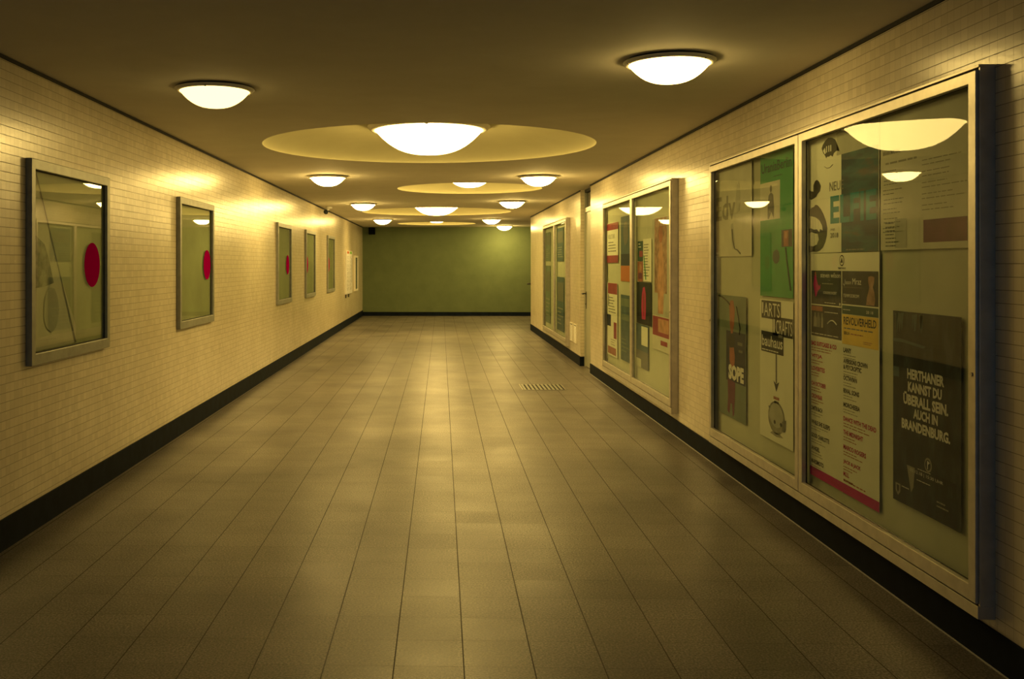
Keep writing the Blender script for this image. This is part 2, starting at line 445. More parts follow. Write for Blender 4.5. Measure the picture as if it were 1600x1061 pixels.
# ------------------------------------------------------------------ poster cases on the right wall
def make_case(Yfar, Ysplit, Ynear, zb, zt, label, tilt):
    L = Yfar-Ynear; sx = Yfar-Ysplit; F = .077
    root = empty('poster_case', on_right(Yfar)); tag(root, label, 'display case', 'two-door poster cases on the right wall')
    b = MB()
    b.box((0, zb, 0), (L, zb+.055, F-.003), 'satin_aluminium')
    b.box((0, zt-.012, 0), (L, zt, F-.006), 'satin_aluminium')
    b.box((0, zb+.055, 0), (.012, zt-.012, F-.012), 'satin_aluminium').box((L-.012, zb+.055, 0), (L, zt-.012, F-.012), 'satin_aluminium')
    b.box((.012, zb+.055, .0), (L-.012, zb+.075, F-.03), 'shadow_gap').box((.012, zt-.03, .0), (L-.012, zt-.012, F-.03), 'shadow_gap')
    b.build('cabinet', root, bevel=.0015)
    MB().rect(.012, zb+.075, L-.012, zt-.03, .006, 'case_lining').build('back_panel', root)
    for x0, x1, tl in ((.014, sx-.003, tilt[0]), (sx+.003, L-.014, tilt[1])):
        y0, y1 = zb+.062, zt-.022
        d = MB().ring(x0, y0, x1, y1, .062, F-.028, F, 'satin_aluminium', .070, .052).build('door_frame', root, bevel=.003)
        cx = (x0+x1)/2; hw = (x1-x0)/2-.064
        g = MB(); g.box((-hw, y0+.072, -.0015), (hw, y1-.054, .0015), 'case_glass')
        g = g.build('glass_pane', d)
        g.location = (cx, 0, F-.026); g.rotation_euler = (.005 if tl else 0, tl, 0)
        gk = MB().ring(x0+.058, y0+.066, x1-.058, y1-.048, .006, F-.034, F-.028, 'shadow_gap').build('gasket', d)
        lk = MB().lathe([(.009, 0), (.009, .004), (.003, .004)], 16, 'steel', (x1-.031 if x0 > .1 else x0+.031, 1.25, F), True).build('lock', d)
    return root
make_case(8.628, 6.479, 4.334, .205, 2.582, 'large two-door glazed poster case, nearest on the right wall', (-.0085, -.0115))
make_case(14.291, 12.144, 10.037, .235, 2.590, 'two-door glazed poster case, middle one on the right wall', (.0, .0))
make_case(22.65, 20.438, 18.431, .225, 2.595, 'two-door glazed poster case, farthest on the right wall beyond the door', (.0, .0))

PZ = .018                                  # posters hang this far off the wall, behind the glass
def poster(name, label, Y, w, z0, z1, mat='white_paper', curl=.0, group='posters in the nearest case'):
    """a hanging sheet: local x to the reader's right, y up from its lower edge"""
    n = 8; h = z1-z0; vs = []; fs = []
    b = MB()
    b.box((0, 0, -.0008), (w, h, 0), mat)
    o = b.build(name, M=on_right(Y, z0, PZ))
    tag(o, label, 'poster', group)
    return o
E1, E2, E3 = .0008, .0014, .0020           # ink layers

# --- near case, right door: face poster
o = poster('face_poster', 'half-face poster with a dark sea photo, at the top left of the near right door', 6.462, 1.035, 1.797, 2.525)
g = MB(); z0 = 1.797
def P(pts): return [(x, z-z0) for x, z in pts]
ey = P([(.226,2.442),(.25,2.465),(.285,2.482),(.33,2.494),(.39,2.488),(.44,2.470),(.47,2.44),(.505,2.394),(.455,2.402),(.42,2.392),(.40,2.372),(.37,2.384),(.34,2.378),(.315,2.382),(.30,2.372),(.28,2.392),(.25,2.41)])
g.poly(ey, E1, 'halftone_ink')
for x in (.30, .335, .365): g.rect(x, 2.408-z0, x+.014, 2.446-z0, E2, 'white_paper')
g.poly(P([(.25,2.425),(.28,2.44),(.295,2.405),(.275,2.4)]), E2, 'white_paper')
g.tube([(x, y, E1) for x, y in P([(.27,2.325),(.31,2.312),(.36,2.312),(.40,2.325)])], .002, 'pale_grey_ink', 6)
g.poly(P([(.02,2.20),(.05,2.19),(.09,2.185),(.09,2.225),(.12,2.25),(.15,2.255),(.185,2.24),(.215,2.21),(.20,2.18),(.16,2.165),(.14,2.15),(.09,2.14),(.05,2.135),(.02,2.145)]), E1, 'halftone_ink')
g.disc(.15, 2.215-z0, .035, .028, E2, 'black_ink')
g.build('eye_and_nose_print', o)
g = MB()
g.poly(P([(.012,2.07),(.06,2.085),(.10,2.088),(.12,2.10),(.16,2.095),(.21,2.07),(.26,2.03),(.30,1.985),(.318,1.945),(.31,1.90),(.285,1.86),(.25,1.83),(.20,1.81),(.14,1.803),(.09,1.806),(.012,1.80)]), E1, 'halftone_ink')
g.poly(P([(.012,2.035),(.06,2.03),(.13,2.02),(.19,2.0),(.235,1.965),(.245,1.935),(.20,1.945),(.19,1.925),(.15,1.945),(.10,1.945),(.05,1.955),(.012,1.955)]), E2, 'white_paper')
g.poly(P([(.012,1.925),(.06,1.93),(.12,1.92),(.165,1.915),(.18,1.88),(.15,1.85),(.09,1.84),(.012,1.845)]), E2, 'white_paper')
for x in (.06, .11, .155): g.rect(x, 1.845-z0, x+.003, 1.925-z0, E3, 'pale_grey_ink'); g.rect(x+.02, 1.95-z0, x+.023, 2.02-z0, E3, 'pale_grey_ink')
g.build('mouth_print', o)
g = MB().rect(.530, .0, 1.028, 2.372-z0, E1, 'dark_sea_photo'); g.rect(.46, 2.372-z0, 1.028, 2.52-z0, E1, 'grey_paper')
g.build('sea_photo', o)
g = MB().text('NEUE', .352, 2.166-z0, .21, .055, E2, 'grey_ink').text('ELFIE', .365, 1.970-z0, .64, .165, E2, 'teal_ink', .03)
g.build('title', o)
g = MB().text('zeigt', .365, 1.925-z0, .07, .02, E2, 'grey_ink').text('2018', .365, 1.885-z0, .12, .03, E2, 'grey_ink', .02)
g.build('dates', o)
MB().bars(.6, 1.803-z0, 1.818-z0, .40, 1, E2, 'pale_grey_ink').build('small_print', o)

# --- concert list
o = poster('concert_poster', 'tall concert listing with red and black names and a magenta foot band', 6.428, 1.005, .392, 1.793)
z0 = .392; Y = lambda z: z-z0
g = MB(); g.disc(.503, Y(1.748), .034, .033, E1, 'black_ink'); g.disc(.503, Y(1.748), .027, .026, E2, 'white_paper')
g.poly([(.484, Y(1.735)), (.522, Y(1.735)), (.512, Y(1.757)), (.503, Y(1.768)), (.495, Y(1.752))], E3, 'black_ink')
g.build('promoter_logo', o)
g = MB().text('TRINITY MUSIC', .445, Y(1.697), .115, .011, E1, 'black_ink', .02); g.build('promoter_name', o)
g = MB().rect(.022, Y(1.478), .494, Y(1.687), E1, 'black_photo')
g.poly([(.06,Y(1.60)),(.075,Y(1.655)),(.09,Y(1.68)),(.105,Y(1.665)),(.11,Y(1.635)),(.135,Y(1.60)),(.16,Y(1.59)),(.175,Y(1.605)),(.17,Y(1.575)),(.13,Y(1.56)),(.11,Y(1.53)),(.09,Y(1.52)),(.075,Y(1.56))], E2, 'magenta_ink')
g.disc(.091, Y(1.668), .012, .014, E3, 'rust_ink', 12)
g.text('steven wilson', .175, Y(1.645), .305, .030, E2, 'white_ink').rect(.30, Y(1.627), .33, Y(1.630), E2, 'grey_ink')
g.bars(.20, Y(1.600), Y(1.615), .22, 1, E2, 'pale_grey_ink').text('SONDERKONZERT', .22, Y(1.545), .21, .016, E2, 'white_ink').bars(.24, Y(1.486), Y(1.497), .22, 1, E2, 'white_ink')
g.rect(.465, Y(1.483), .485, Y(1.497), E2, 'white_ink')
g.build('singer_panel', o)
g = MB().rect(.507, Y(1.495), .994, Y(1.687), E1, 'black_photo')
g.poly([(.84,Y(1.50)),(.85,Y(1.545)),(.87,Y(1.575)),(.88,Y(1.60)),(.865,Y(1.63)),(.868,Y(1.66)),(.885,Y(1.682)),(.925,Y(1.68)),(.945,Y(1.655)),(.94,Y(1.625)),(.925,Y(1.60)),(.945,Y(1.57)),(.955,Y(1.53)),(.945,Y(1.50))], E2, 'figure_photo')
g.poly([(.862,Y(1.655)),(.865,Y(1.676)),(.905,Y(1.688)),(.945,Y(1.672)),(.95,Y(1.655)),(.905,Y(1.662))], E3, 'black_ink')
g.tube([(.53,Y(1.612),E2),(.545,Y(1.60),E2),(.555,Y(1.612),E2),(.553,Y(1.638),E2)], .0025, 'white_ink', 6)
g.text('ason', .56, Y(1.61), .075, .017, E2, 'white_ink').text('Mraz', .655, Y(1.61), .12, .036, E2, 'white_ink').rect(.53, Y(1.592), .78, Y(1.594), E2, 'grey_ink')
g.rect(.645, Y(1.567), .66, Y(1.571), E2, 'grey_ink').text('TEMPODROM', .525, Y(1.535), .22, .019, E2, 'white_ink').bars(.525, Y(1.503), Y(1.511), .04, 1, E2, 'pale_grey_ink')
g.build('guitarist_panel', o)
g = MB().rect(.022, Y(1.278), .498, Y(1.47), E1, 'black_photo')
for x, w_, mt in ((.06, .05, 'pale_grey_ink'), (.11, .06, 'grey_ink'), (.185, .03, 'pale_grey_ink')):
    g.poly([(x, Y(1.335)), (x+.004, Y(1.39)), (x+w_*.3, Y(1.405)), (x+w_*.35, Y(1.425)), (x+w_*.65, Y(1.425)), (x+w_*.7, Y(1.405)), (x+w_, Y(1.39)), (x+w_, Y(1.335))], E2, mt)
g.rect(.03, Y(1.435), .21, Y(1.465), E2, 'rust_ink')
g.tube([(.29+.14*k/10, Y(1.365)+.022*math.sin(PI*k/10), E2) for k in range(11)], .004, 'white_ink', 6)
g.bars(.24, Y(1.428), Y(1.440), .22, 1, E2, 'white_ink').bars(.03, Y(1.287), Y(1.300), .44, 1, E2, 'white_ink')
g.build('band_panel', o)
g = MB().rect(.507, Y(1.437), .994, Y(1.487), E1, 'dark_green_ink').rect(.507, Y(1.262), .994, Y(1.435), E1, 'yellow_ink')
g.bars(.525, Y(1.457), Y(1.468), .15, 1, E2, 'white_ink').text('20 18', .84, Y(1.452), .09, .016, E2, 'white_ink')
g.text('REVOLVERHELD', .53, Y(1.376), .44, .046, E2, 'black_ink', .02)
g.bars(.535, Y(1.345), Y(1.365), .42, 1, E2, 'grey_ink').text('BERLIN', .535, Y(1.318), .08, .018, E2, 'black_ink', .02).bars(.63, Y(1.316), Y(1.335), .3, 1, E2, 'rust_ink').bars(.8, Y(1.277), Y(1.297), .15, 2, E2, 'rust_ink')
g.build('yellow_panel', o)
LEFT = [(1.250,'BAD SUITCASES & CO','red_ink',.40),(1.169,'VITJA','red_ink',.18),(1.092,'LOVEBITES','red_ink',.22),(.996,'OH OCTOBER','red_ink',.24),(.917,'CROWBAR','red_ink',.18),
        (.840,'DIMITRI BACH','black_ink',.18),(.752,'WHILE SHE SLEEPS','black_ink',.30),(.669,'GOOD CHARLOTTE','black_ink',.29),(.588,'ANGEL','black_ink',.14),(.505,'MARSIMOTO','black_ink',.20)]
RIGHT = [(1.247,'LANY','black_ink',.11),(1.183,'AVERSIONS CROWN','black_ink',.33),(1.149,'& PSYCROPTIC','black_ink',.25),(1.085,'OCTAVIAN','black_ink',.19),(1.010,'RIVAL SONS','black_ink',.22),(.929,'MORCHEEBA','black_ink',.23),
         (.847,'DANCE WITH THE DEAD','red_ink',.44),(.768,'THE MIDNIGHT','red_ink',.27),(.682,'MARCO ROGERS','red_ink',.31),(.595,'JACK & JACK','red_ink',.24),(.525,'M.I.L','red_ink',.08)]
for X0, items in ((.022, LEFT), (.526, RIGHT)):
    for z, t, mt, w_ in items:
        g = MB().text(t, X0, Y(z-.034), w_, .028, E1, mt, .03)
        if t != 'AVERSIONS CROWN': g.bars(X0, Y(z-.072), Y(z-.040), w_*.9 if w_ > .2 else .2, 2 if t != 'M.I.L' else 1, E1, 'pale_grey_ink' if mt == 'black_ink' else 'rust_ink', .3)
        g.build('band_name', o)
g = MB().bars(.526, Y(.455), Y(.475), .44, 1, E1, 'rust_ink')
g.build('small_print', o)
g = MB().rect(0, 0, 1.005, Y(.448), E1, 'magenta_ink').text('TICKETS UND INFOS', .30, Y(.41), .32, .02, E2, 'red_ink')
g.build('foot_band', o)

# --- notice sheets, top right of the right door
o = poster('notice_sheet', 'pale sheet of small print with a maroon block, inside the near right door', 5.409, .905, 1.80, 2.50, 'pale_print')
z0 = 1.80
g = MB().rect(.475, .032, .883, .142, E1, 'maroon_ink'); g.build('maroon_block', o)
g = MB(); g.text('BEKANNTMACHUNG', .03, .50, .20, .022, E1, 'grey_ink', .01).bars(.06, .44, .47, .45, 1, E1, 'pale_grey_ink')
g.build('heading', o)
for k in range(7): MB().bars(.03+.01*(k % 2), .385-.05*k, .425-.05*k, .24, 2, E1, 'grey_ink', .2).build('paragraph', o)
g = MB()
for k in range(5): MB().bars(.46, .40-.055*k, .445-.055*k, .42, 2, E1, 'pale_grey_ink', .2).build('paragraph', o)
g = MB()
g.bars(.06, .012, .15, .17, 7, E1, 'grey_ink', .3); g.rect(.17, .01, .30, .16, E1, 'grey_paper')
g.build('small_print', o)

# --- black football poster
o = poster('football_poster', 'black poster with pale slogan in capitals, lower right of the near right door', 5.262, .682, .508, 1.486, 'crowd_photo')
z0 = .508
g = MB()
for t, x, zz, w_, h_ in (('HERTHANER', .160, 1.150, .370, .060), ('KANNST DU', .168, 1.085, .34, .060), ('ÜBERALL SEIN.', .118, 1.018, .450, .074), ('AUCH IN', .225, .958, .245, .058), ('BRANDENBURG.', .100, .892, .485, .060)):
    g.text(t, x, zz-z0, w_, h_-.008, E2, 'white_ink', .045)
g.build('slogan', o)
g = MB()
g.poly([(.155,Y(.83)-.116),(.24,Y(.83)-.116),(.225,Y(.73)-.116),(.20,Y(.70)-.116)], E1, 'pale_grey_ink')
g.disc(.375, .755-z0, .036, .035, E1, 'pale_grey_ink'); g.disc(.375, .755-z0, .026, .025, E2, 'crowd_photo'); g.rect(.368, .735-z0, .376, .775-z0, E3, 'white_ink'); g.poly([(.376,.775-z0),(.395,.768-z0),(.376,.757-z0)], E3, 'white_ink')
g.bars(.27, .712-z0, .722-z0, .16, 1, E2, 'white_ink').text('02.12.18 | 15:30 UHR', .19, .685-z0, .33, .020, E2, 'white_ink').bars(.26, .656-z0, .667-z0, .18, 1, E2, 'white_ink')
g.poly([(.03,.60-z0),(.085,.60-z0),(.083,.56-z0),(.058,.538-z0),(.032,.56-z0)], E1, 'pale_grey_ink'); g.poly([(.044,.592-z0),(.072,.592-z0),(.070,.566-z0),(.058,.553-z0),(.046,.566-z0)], E2, 'crowd_photo')
g.bars(.10, .588-z0, .602-z0, .13, 1, E2, 'white_ink').bars(.46, .57-z0, .61-z0, .14, 2, E2, 'pale_grey_ink').rect(.50, .63-z0, .64, .72-z0, E1, 'black_photo')
g.build('crest_and_dates', o)
g = MB()
random.seed(3)
for k in range(9):
    x = random.uniform(.02, .3); l = random.uniform(.015, .05)
    g.poly([(x, .97-random.uniform(0, .01)), (x+l, .972), (x+l*.6, .93-random.uniform(0, .05)), (x+l*.3, .90-random.uniform(0, .04))], E1, 'blue_grey_print')
g.poly([(.0,.835),(.08,.838),(.35,.818),(.33,.806),(.12,.82),(.0,.82)], E1, 'blue_grey_print'); g.rect(.005, .64, .07, .69, E1, 'blue_grey_print')
g.build('crowd_highlights', o)

# --- near case, left door
o = poster('sketch_poster', 'pale poster with a grey line sketch, top left of the near left door', 8.61, .985, 1.79, 2.51, 'pale_print')
g = MB().text('Edv', .01, .30, .55, .20, E1, 'pale_grey_ink', .02); g.build('lettering', o)
g = MB()
g.tube([(.48,.22,E1),(.50,.13,E1),(.55,.06,E1),(.62,.05,E1),(.70,.02,E1)], .006, 'grey_ink', 6)
g.poly([(.60,.56),(.66,.60),(.70,.50),(.68,.36),(.60,.34),(.57,.45)], E1, 'grey_paper'); g.poly([(.44,.26),(.50,.27),(.56,.1),(.50,.05),(.45,.13)], E1, 'grey_paper')
g.build('sketch', o)
o = poster('lecture_poster', 'bright green poster with a framed figure picture, top right of the near left door', 7.424, .685, 1.497, 2.515, 'green_print')
z0 = 1.497
g = MB().text('UraniaBerlin', .03, 2.385-z0, .63, .072, E2, 'dark_green_ink', .01).build('lettering', o)
g = MB().bars(.3, 2.34-z0, 2.355-z0, .25, 1, E2, 'dark_green_ink'); g.build('small_print', o)
g = MB().rect(0, 2.045-z0, .431, 2.315-z0, E1, 'pale_print')
g.disc(.24, 2.265-z0, .024, .026, E2, 'grey_ink', 16); g.poly([(.17,2.05-z0),(.17,2.14-z0),(.19,2.22-z0),(.24,2.24-z0),(.29,2.22-z0),(.31,2.13-z0),(.30,2.05-z0),(.25,2.10-z0),(.2,2.05-z0)], E2, 'grey_ink')
g.build('figure_picture', o)
g = MB().rect(.46, 1.845-z0, .672, 1.963-z0, E1, 'black_ink').rect(.505, 1.85-z0, .60, 1.955-z0, E2, 'rust_ink').disc(.555, 1.925-z0, .025, .024, E3, 'flesh_ink', 14); g.build('portrait_picture', o)
g = MB().tube([(.55,1.84-z0,E1),(.57,1.76-z0,E1),(.60,1.68-z0,E1),(.645,1.55-z0,E1)], .007, 'dark_green_ink', 6).disc(.35, 1.78-z0, .075, .05, E1, 'dark_green_ink', 24, .08); g.build('stem_print', o)

o = poster('theatre_poster', 'grey-green poster with red figure and SOPE in white, in the near left door', 8.516, .75, .483, 1.472, 'sage_print')
z0 = .483
g = MB().rect(.215, .78-z0, .738, 1.185-z0, E1, 'navy_ink'); g.rect(.53, 1.085-z0, .66, 1.11-z0, E2, 'grey_ink'); g.rect(.56, 1.03-z0, .66, 1.05-z0, E2, 'grey_ink')
g.build('navy_block', o)
g = MB()
g.poly([(.30,1.40-z0),(.34,1.435-z0),(.42,1.435-z0),(.455,1.36-z0),(.44,1.25-z0),(.40,1.17-z0),(.35,1.165-z0),(.32,1.24-z0)], E2, 'rust_ink')
g.poly([(.27,1.13-z0),(.33,1.165-z0),(.42,1.165-z0),(.47,1.12-z0),(.44,1.06-z0),(.33,1.05-z0),(.28,1.08-z0)], E3, 'black_ink')
g.poly([(.31,1.06-z0),(.43,1.06-z0),(.46,.98-z0),(.44,.90-z0),(.36,.87-z0),(.31,.95-z0)], E2, 'rust_ink')
g.poly([(.26,.79-z0),(.47,.78-z0),(.46,.66-z0),(.44,.52-z0),(.40,.495-z0),(.38,.60-z0),(.34,.60-z0),(.31,.51-z0),(.25,.53-z0),(.27,.65-z0)], E2, 'maroon_ink')
g.tube([(-.0,1.47-.007-z0,E3),(.10,1.455-z0,E3),(.22,1.43-z0,E3),(.32,1.40-z0,E3)], .006, 'black_ink', 6)
g.tube([(.50,1.39-z0,E3),(.56,1.30-z0,E3),(.60,1.22-z0,E3),(.58,1.17-z0,E3)], .004, 'navy_ink', 6)
g.build('figure_print', o)
g = MB().text('SOPE', .285, .792-z0, .41, .125, E3, 'white_ink', .06); g.build('title', o)

o = poster('exhibition_poster', 'cream poster with black word blocks, arrow and round pot, in the near left door', 7.431, .695, .475, 1.474)
z0 = .475
g = MB().rect(.037, 1.337-z0, .455, 1.465-z0, E1, 'black_ink').rect(.285, 1.225-z0, .690, 1.357-z0, E1, 'black_ink').rect(.032, 1.095-z0, .508, 1.243-z0, E1, 'black_ink')
g.build('word_blocks', o)
MB().text('ARTS', .095, 1.352-z0, .34, .098, E2, 'white_ink').build('word', o); MB().text('CRAFTS', .355, 1.240-z0, .325, .098, E2, 'white_ink').build('word', o)
g = MB().text('bauhaus', .05, 1.135-z0, .44, .080, E2, 'white_ink', .015)
g.bars(.05, 1.102-z0, 1.118-z0, .43, 1, E2, 'white_ink', .5); g.build('word', o)
g = MB().rect(.052, 1.37-z0, .080, 1.45-z0, E2, 'white_ink').rect(.30, 1.245-z0, .33, 1.34-z0, E2, 'white_ink').rect(.40, 1.215-z0, .49, 1.235-z0, E2, 'grey_ink')
g.build('small_print', o)
g = MB().rect(.345, .89-z0, .375, 1.095-z0, E1, 'grey_ink').poly([(.30,.905-z0),(.36,.885-z0),(.42,.905-z0),(.36,.83-z0)], E1, 'black_ink'); g.build('arrow', o)
g = MB()
g.disc(.36, .648-z0, .175, .115, E1, 'mottled_print').disc(.36, .665-z0, .14, .085, E2, 'grey_paper').rect(.31, .748-z0, .41, .768-z0, E1, 'mottled_print').rect(.30, .775-z0, .42, .795-z0, E1, 'rust_ink')
g.disc(.33, .615-z0, .02, .015, E3, 'black_ink', 12).disc(.46, .615-z0, .022, .014, E3, 'black_ink', 12).poly([(.48,.64-z0),(.56,.66-z0),(.55,.58-z0),(.50,.57-z0)], E3, 'grey_ink')
g.poly([(.23,.525-z0),(.36,.515-z0),(.50,.528-z0),(.44,.545-z0),(.28,.545-z0)], E1, 'pale_grey_ink').rect(.20, .70-z0, .24, .715-z0, E3, 'grey_ink')
g.build('pot_picture', o)

# --- middle case
GB = 'posters in the middle case'
o = poster('banded_poster', 'white sheet with red bands top and bottom, upper left in the middle case', 14.215, .88, 1.75, 2.30, 'white_paper', group=GB)
MB().rect(0, .45, .88, .545, E1, 'faded_red').rect(0, 0, .88, .10, E1, 'faded_red').build('red_bands', o)
MB().text('KULTUR', .12, .33, .5, .06, E1, 'grey_ink').bars(.1, .14, .30, .65, 4, E1, 'grey_ink').build('small_print', o)
o = poster('portrait_poster', 'dark poster with an orange foot, upper right of the middle case left door', 13.136, .64, 1.51, 2.345, 'blue_grey_print', group=GB)
MB().rect(0, 0, .64, .20, E1, 'orange_ink').build('orange_foot', o)
MB().rect(0, .205, .64, .35, E1, 'navy_ink').disc(.34, .62, .17, .15, E1, 'grey_ink', 24, .1).build('portrait', o)
o = poster('leaflet', 'white bill with a red heading and blocks, lower left in the middle case', 14.19, .80, .47, 1.475, 'white_paper', group=GB)
MB().rect(.05, .85, .78, 1.0, E1, 'faded_red').rect(.0, .40, .30, .56, E1, 'navy_ink').rect(.52, .25, .74, .47, E1, 'faded_red').rect(.08, .68, .13, .84, E1, 'black_ink').rect(.05, .02, .7, .12, E1, 'rust_ink').build('colour_blocks', o)
MB().bars(.1, .58, .82, .6, 6, E1, 'grey_ink').bars(.3, .14, .24, .45, 3, E1, 'pale_grey_ink').build('small_print', o)
o = poster('tall_poster', 'tall blue-grey poster, lower right of the middle case left door', 13.136, .665, .49, 1.335, 'blue_grey_print', group=GB)
MB().rect(.04, .70, .6, .80, E1, 'sage_print').rect(.06, .52, .58, .60, E1, 'sage_print').bars(.06, .1, .3, .5, 4, E1, 'sage_print').build('pale_bands', o)
o = poster('small_poster', 'small dark green bill with a red patch, at the right-hand mullion of the middle case', 12.015, .32, 1.765, 2.0, 'dark_green_ink', group=GB)
MB().rect(.10, .05, .30, .12, E1, 'faded_red').bars(.05, .15, .22, .2, 2, E1, 'white_ink').build('print', o)
o = poster('red_picture', 'small reddish picture under the dark green bill in the middle case', 12.015, .30, 1.525, 1.76, 'rust_ink', group=GB)
MB().rect(.05, .03, .26, .1, E1, 'maroon_ink').disc(.15, .16, .07, .05, E1, 'flesh_ink', 18).build('print', o)
o = poster('notice', 'white notice with small print beside the red picture in the middle case', 11.69, .46, 1.53, 2.02, 'white_paper', group=GB)
MB().bars(.04, .05, .44, .36, 12, E1, 'grey_ink').poly([(.02,.3),(.07,.3),(.18,.02),(.12,.02)], E1, 'green_print').build('print', o)
o = poster('silhouette_poster', 'black poster with a red upright figure, centre of the middle case right door', 12.06, .83, 1.028, 1.519, 'black_ink', group=GB)
MB().poly([(.30,.06),(.27,.2),(.30,.34),(.36,.43),(.46,.44),(.52,.36),(.53,.2),(.50,.06)], E1, 'red_ink').poly([(.38,.1),(.36,.3),(.42,.38),(.45,.3),(.44,.1)], E2, 'faded_red').build('red_figure', o)
o = poster('grey_poster', 'grey poster with a white slip, under the black one in the middle case', 12.09, .69, .513, 1.022, 'blue_grey_print', group=GB)
MB().rect(.30, .27, .66, .49, E1, 'white_paper').rect(0, .0, .68, .2, E1, 'grey_ink').rect(.0, .0, .28, .10, E2, 'case_lining').build('white_slip', o)
o = poster('figure_poster', 'long poster of a flesh-toned figure above a red block, right end of the middle case', 11.185, .83, .797, 2.235, 'pale_print', group=GB)
MB().rect(0, .375, .83, 1.43, E1, 'grey_paper').rect(.12, .62, .72, 1.43, E2, 'figure_photo').poly([(.30,.40),(.28,.7),(.32,1.0),(.36,1.15),(.48,1.17),(.56,1.05),(.58,.7),(.55,.40)], E3, 'flesh_ink').disc(.43, 1.25, .10, .09, E3, 'rust_ink', 24).build('figure_print', o)
MB().rect(.02, .155, .82, .365, E1, 'faded_red').rect(.30, .20, .80, .345, E2, 'flesh_ink').rect(.42, .065, .74, .115, E1, 'faded_red').build('red_block', o)

# --- far case
GC = 'posters in the far case'
for Yp, w_, a, b, mt, lab in ((22.50, .95, 1.80, 2.43, 'sage_print', 'dark grey-green poster, upper left in the far case'), (20.30, 1.05, 1.79, 2.45, 'blue_grey_print', 'blue-grey poster, upper right in the far case'),
                              (22.50, .95, .45, 1.70, 'sage_print', 'tall grey-green poster, lower left in the far case'), (20.30, 1.15, .42, 1.48, 'blue_grey_print', 'blue-grey poster, lower right in the far case')):
    o = poster('poster', lab, Yp, w_, a, b, mt, group=GC)
    h_ = b-a
    MB().rect(.08, h_*.55, w_-.08, h_*.9, E1, 'grey_ink').bars(.1, h_*.1, h_*.45, w_-.2, 5, E1, 'pale_grey_ink').build('print', o)

# ------------------------------------------------------------------ glazed frames on the left wall
def make_frame(Ya, Yb, dot, label):
    L = Yb-Ya; y0, y1 = 1.075, 2.405; F = .042
    root = empty('display_frame', on_left(Ya)); tag(root, label, 'display frame', 'glazed frames on the left wall')
    MB().ring(0, y0, L, y1, .062, .0, F, 'grey_aluminium', .075, .068).build('frame', root, bevel=.004)
    MB().ring(.060, y0+.073, L-.060, y1-.066, .008, .014, .020, 'shadow_gap').build('gasket', root)
    MB().rect(.05, y0+.05, L-.05, y1-.05, .003, 'grey_green_lining').build('back_panel', root)
    g = MB().box((.06, y0+.073, .0145), (L-.06, y1-.066, .0170), 'display_glass').build('glass_pane', root)
    s = MB().add([(dot+.166*math.cos(2*PI*k/64), 1.722+.166*math.sin(2*PI*k/64), z) for z in (.0172, .0178) for k in range(64)],
                 [tuple(range(64))[::-1], tuple(range(64, 128))]+[(k, (k+1) % 64, 64+(k+1) % 64, 64+k) for k in range(64)], 'red_disc').build('dot_sticker', root)
    s['label'] = 'round red sticker on the glass'
    return root
FR = [(6.286, 7.788, 1.171, 'grey glazed frame with a red dot, nearest on the left wall, holding a creased sheet'),
      (9.909, 11.414, 1.244, 'grey glazed frame with a red dot, second from the near end on the left'),
      (15.932, 17.412, 1.124, 'grey glazed frame, third on the left wall, red dot at its far edge'),
      (19.28, 20.73, .236, 'grey glazed frame, fourth on the left wall, red dot at its near edge'),
      (23.02, 24.50, .288, 'grey glazed frame, last one before the timetable on the left wall')]
for a in FR: make_frame(*a)
# the loose creased sheet in the first frame
M = on_left(6.286, 0, .0065)
o = MB().add([(.10,1.16,0),(.40,1.16,0),(.86,1.165,.002),(.84,1.30,.003),(.50,1.72,.004),(.145,2.33,.002),(.10,2.33,0)], [(0,1,2,3,4,5,6)], 'pale_print').build('creased_sheet', M=M)
tag(o, 'pale sheet with a slanting edge and dark smudges, loose inside the nearest left frame', 'paper')
g = MB()
g.poly([(.11,1.57),(.30,1.58),(.44,1.60),(.36,1.75),(.28,1.86),(.12,1.92)], .0048, 'mottled_print')
g.disc(.40, 1.42, .13, .15, .0048, 'grey_paper', 28, .05)
g.build('smudged_print', o)
MB().poly([(.86,1.165),(.835,1.165),(.13,2.33),(.145,2.33)], .0049, 'grey_ink').build('painted_edge_shadow', o)  # shadow along the sheet's slanting edge, painted as a dark strip

# timetable board and slim notice case further on
M = on_left(27.42)
r = empty('timetable_board', M); tag(r, 'white timetable board with red and green heading squares on the left wall', 'notice board')
MB().box((0, .90, 0), (1.80, 2.115, .045), 'white_plastic').build('board', r, bevel=.004)
g = MB().rect(.18, 2.03, .80, 2.10, .046, 'orange_ink').rect(.98, 2.03, 1.62, 2.10, .046, 'lime_ink'); g.build('headings', r)
g = MB()
for x in (.15, .95):
    for k in range(9): g.bars(x, 1.88-.11*k, 1.97-.11*k, .65, 3, .046, 'grey_ink', .22)
g.rect(1.60, 1.2, 1.66, 1.9, .046, 'grey_ink'); g.build('timetable_print', r)
for x in (.1, .9): MB().box((x, .80, .0), (x+.05, .90, .03), 'dark_steel').build('wall_mount', r)
r = empty('notice_case', on_left(30.26)); tag(r, 'slim framed notice case just past the timetable board on the left wall', 'notice board')
MB().ring(0, .91, 1.0, 2.0, .06, 0, .05, 'cream_metal').build('frame', r, bevel=.003)
MB().rect(.05, .95, .95, 1.96, .01, 'blue_grey_print').bars(.15, 1.1, 1.8, .7, 8, .0115, 'pale_grey_ink').build('notice_sheet', r)
MB().box((.06, .97, .030), (.94, 1.94, .033), 'display_glass').build('glass_pane', r)

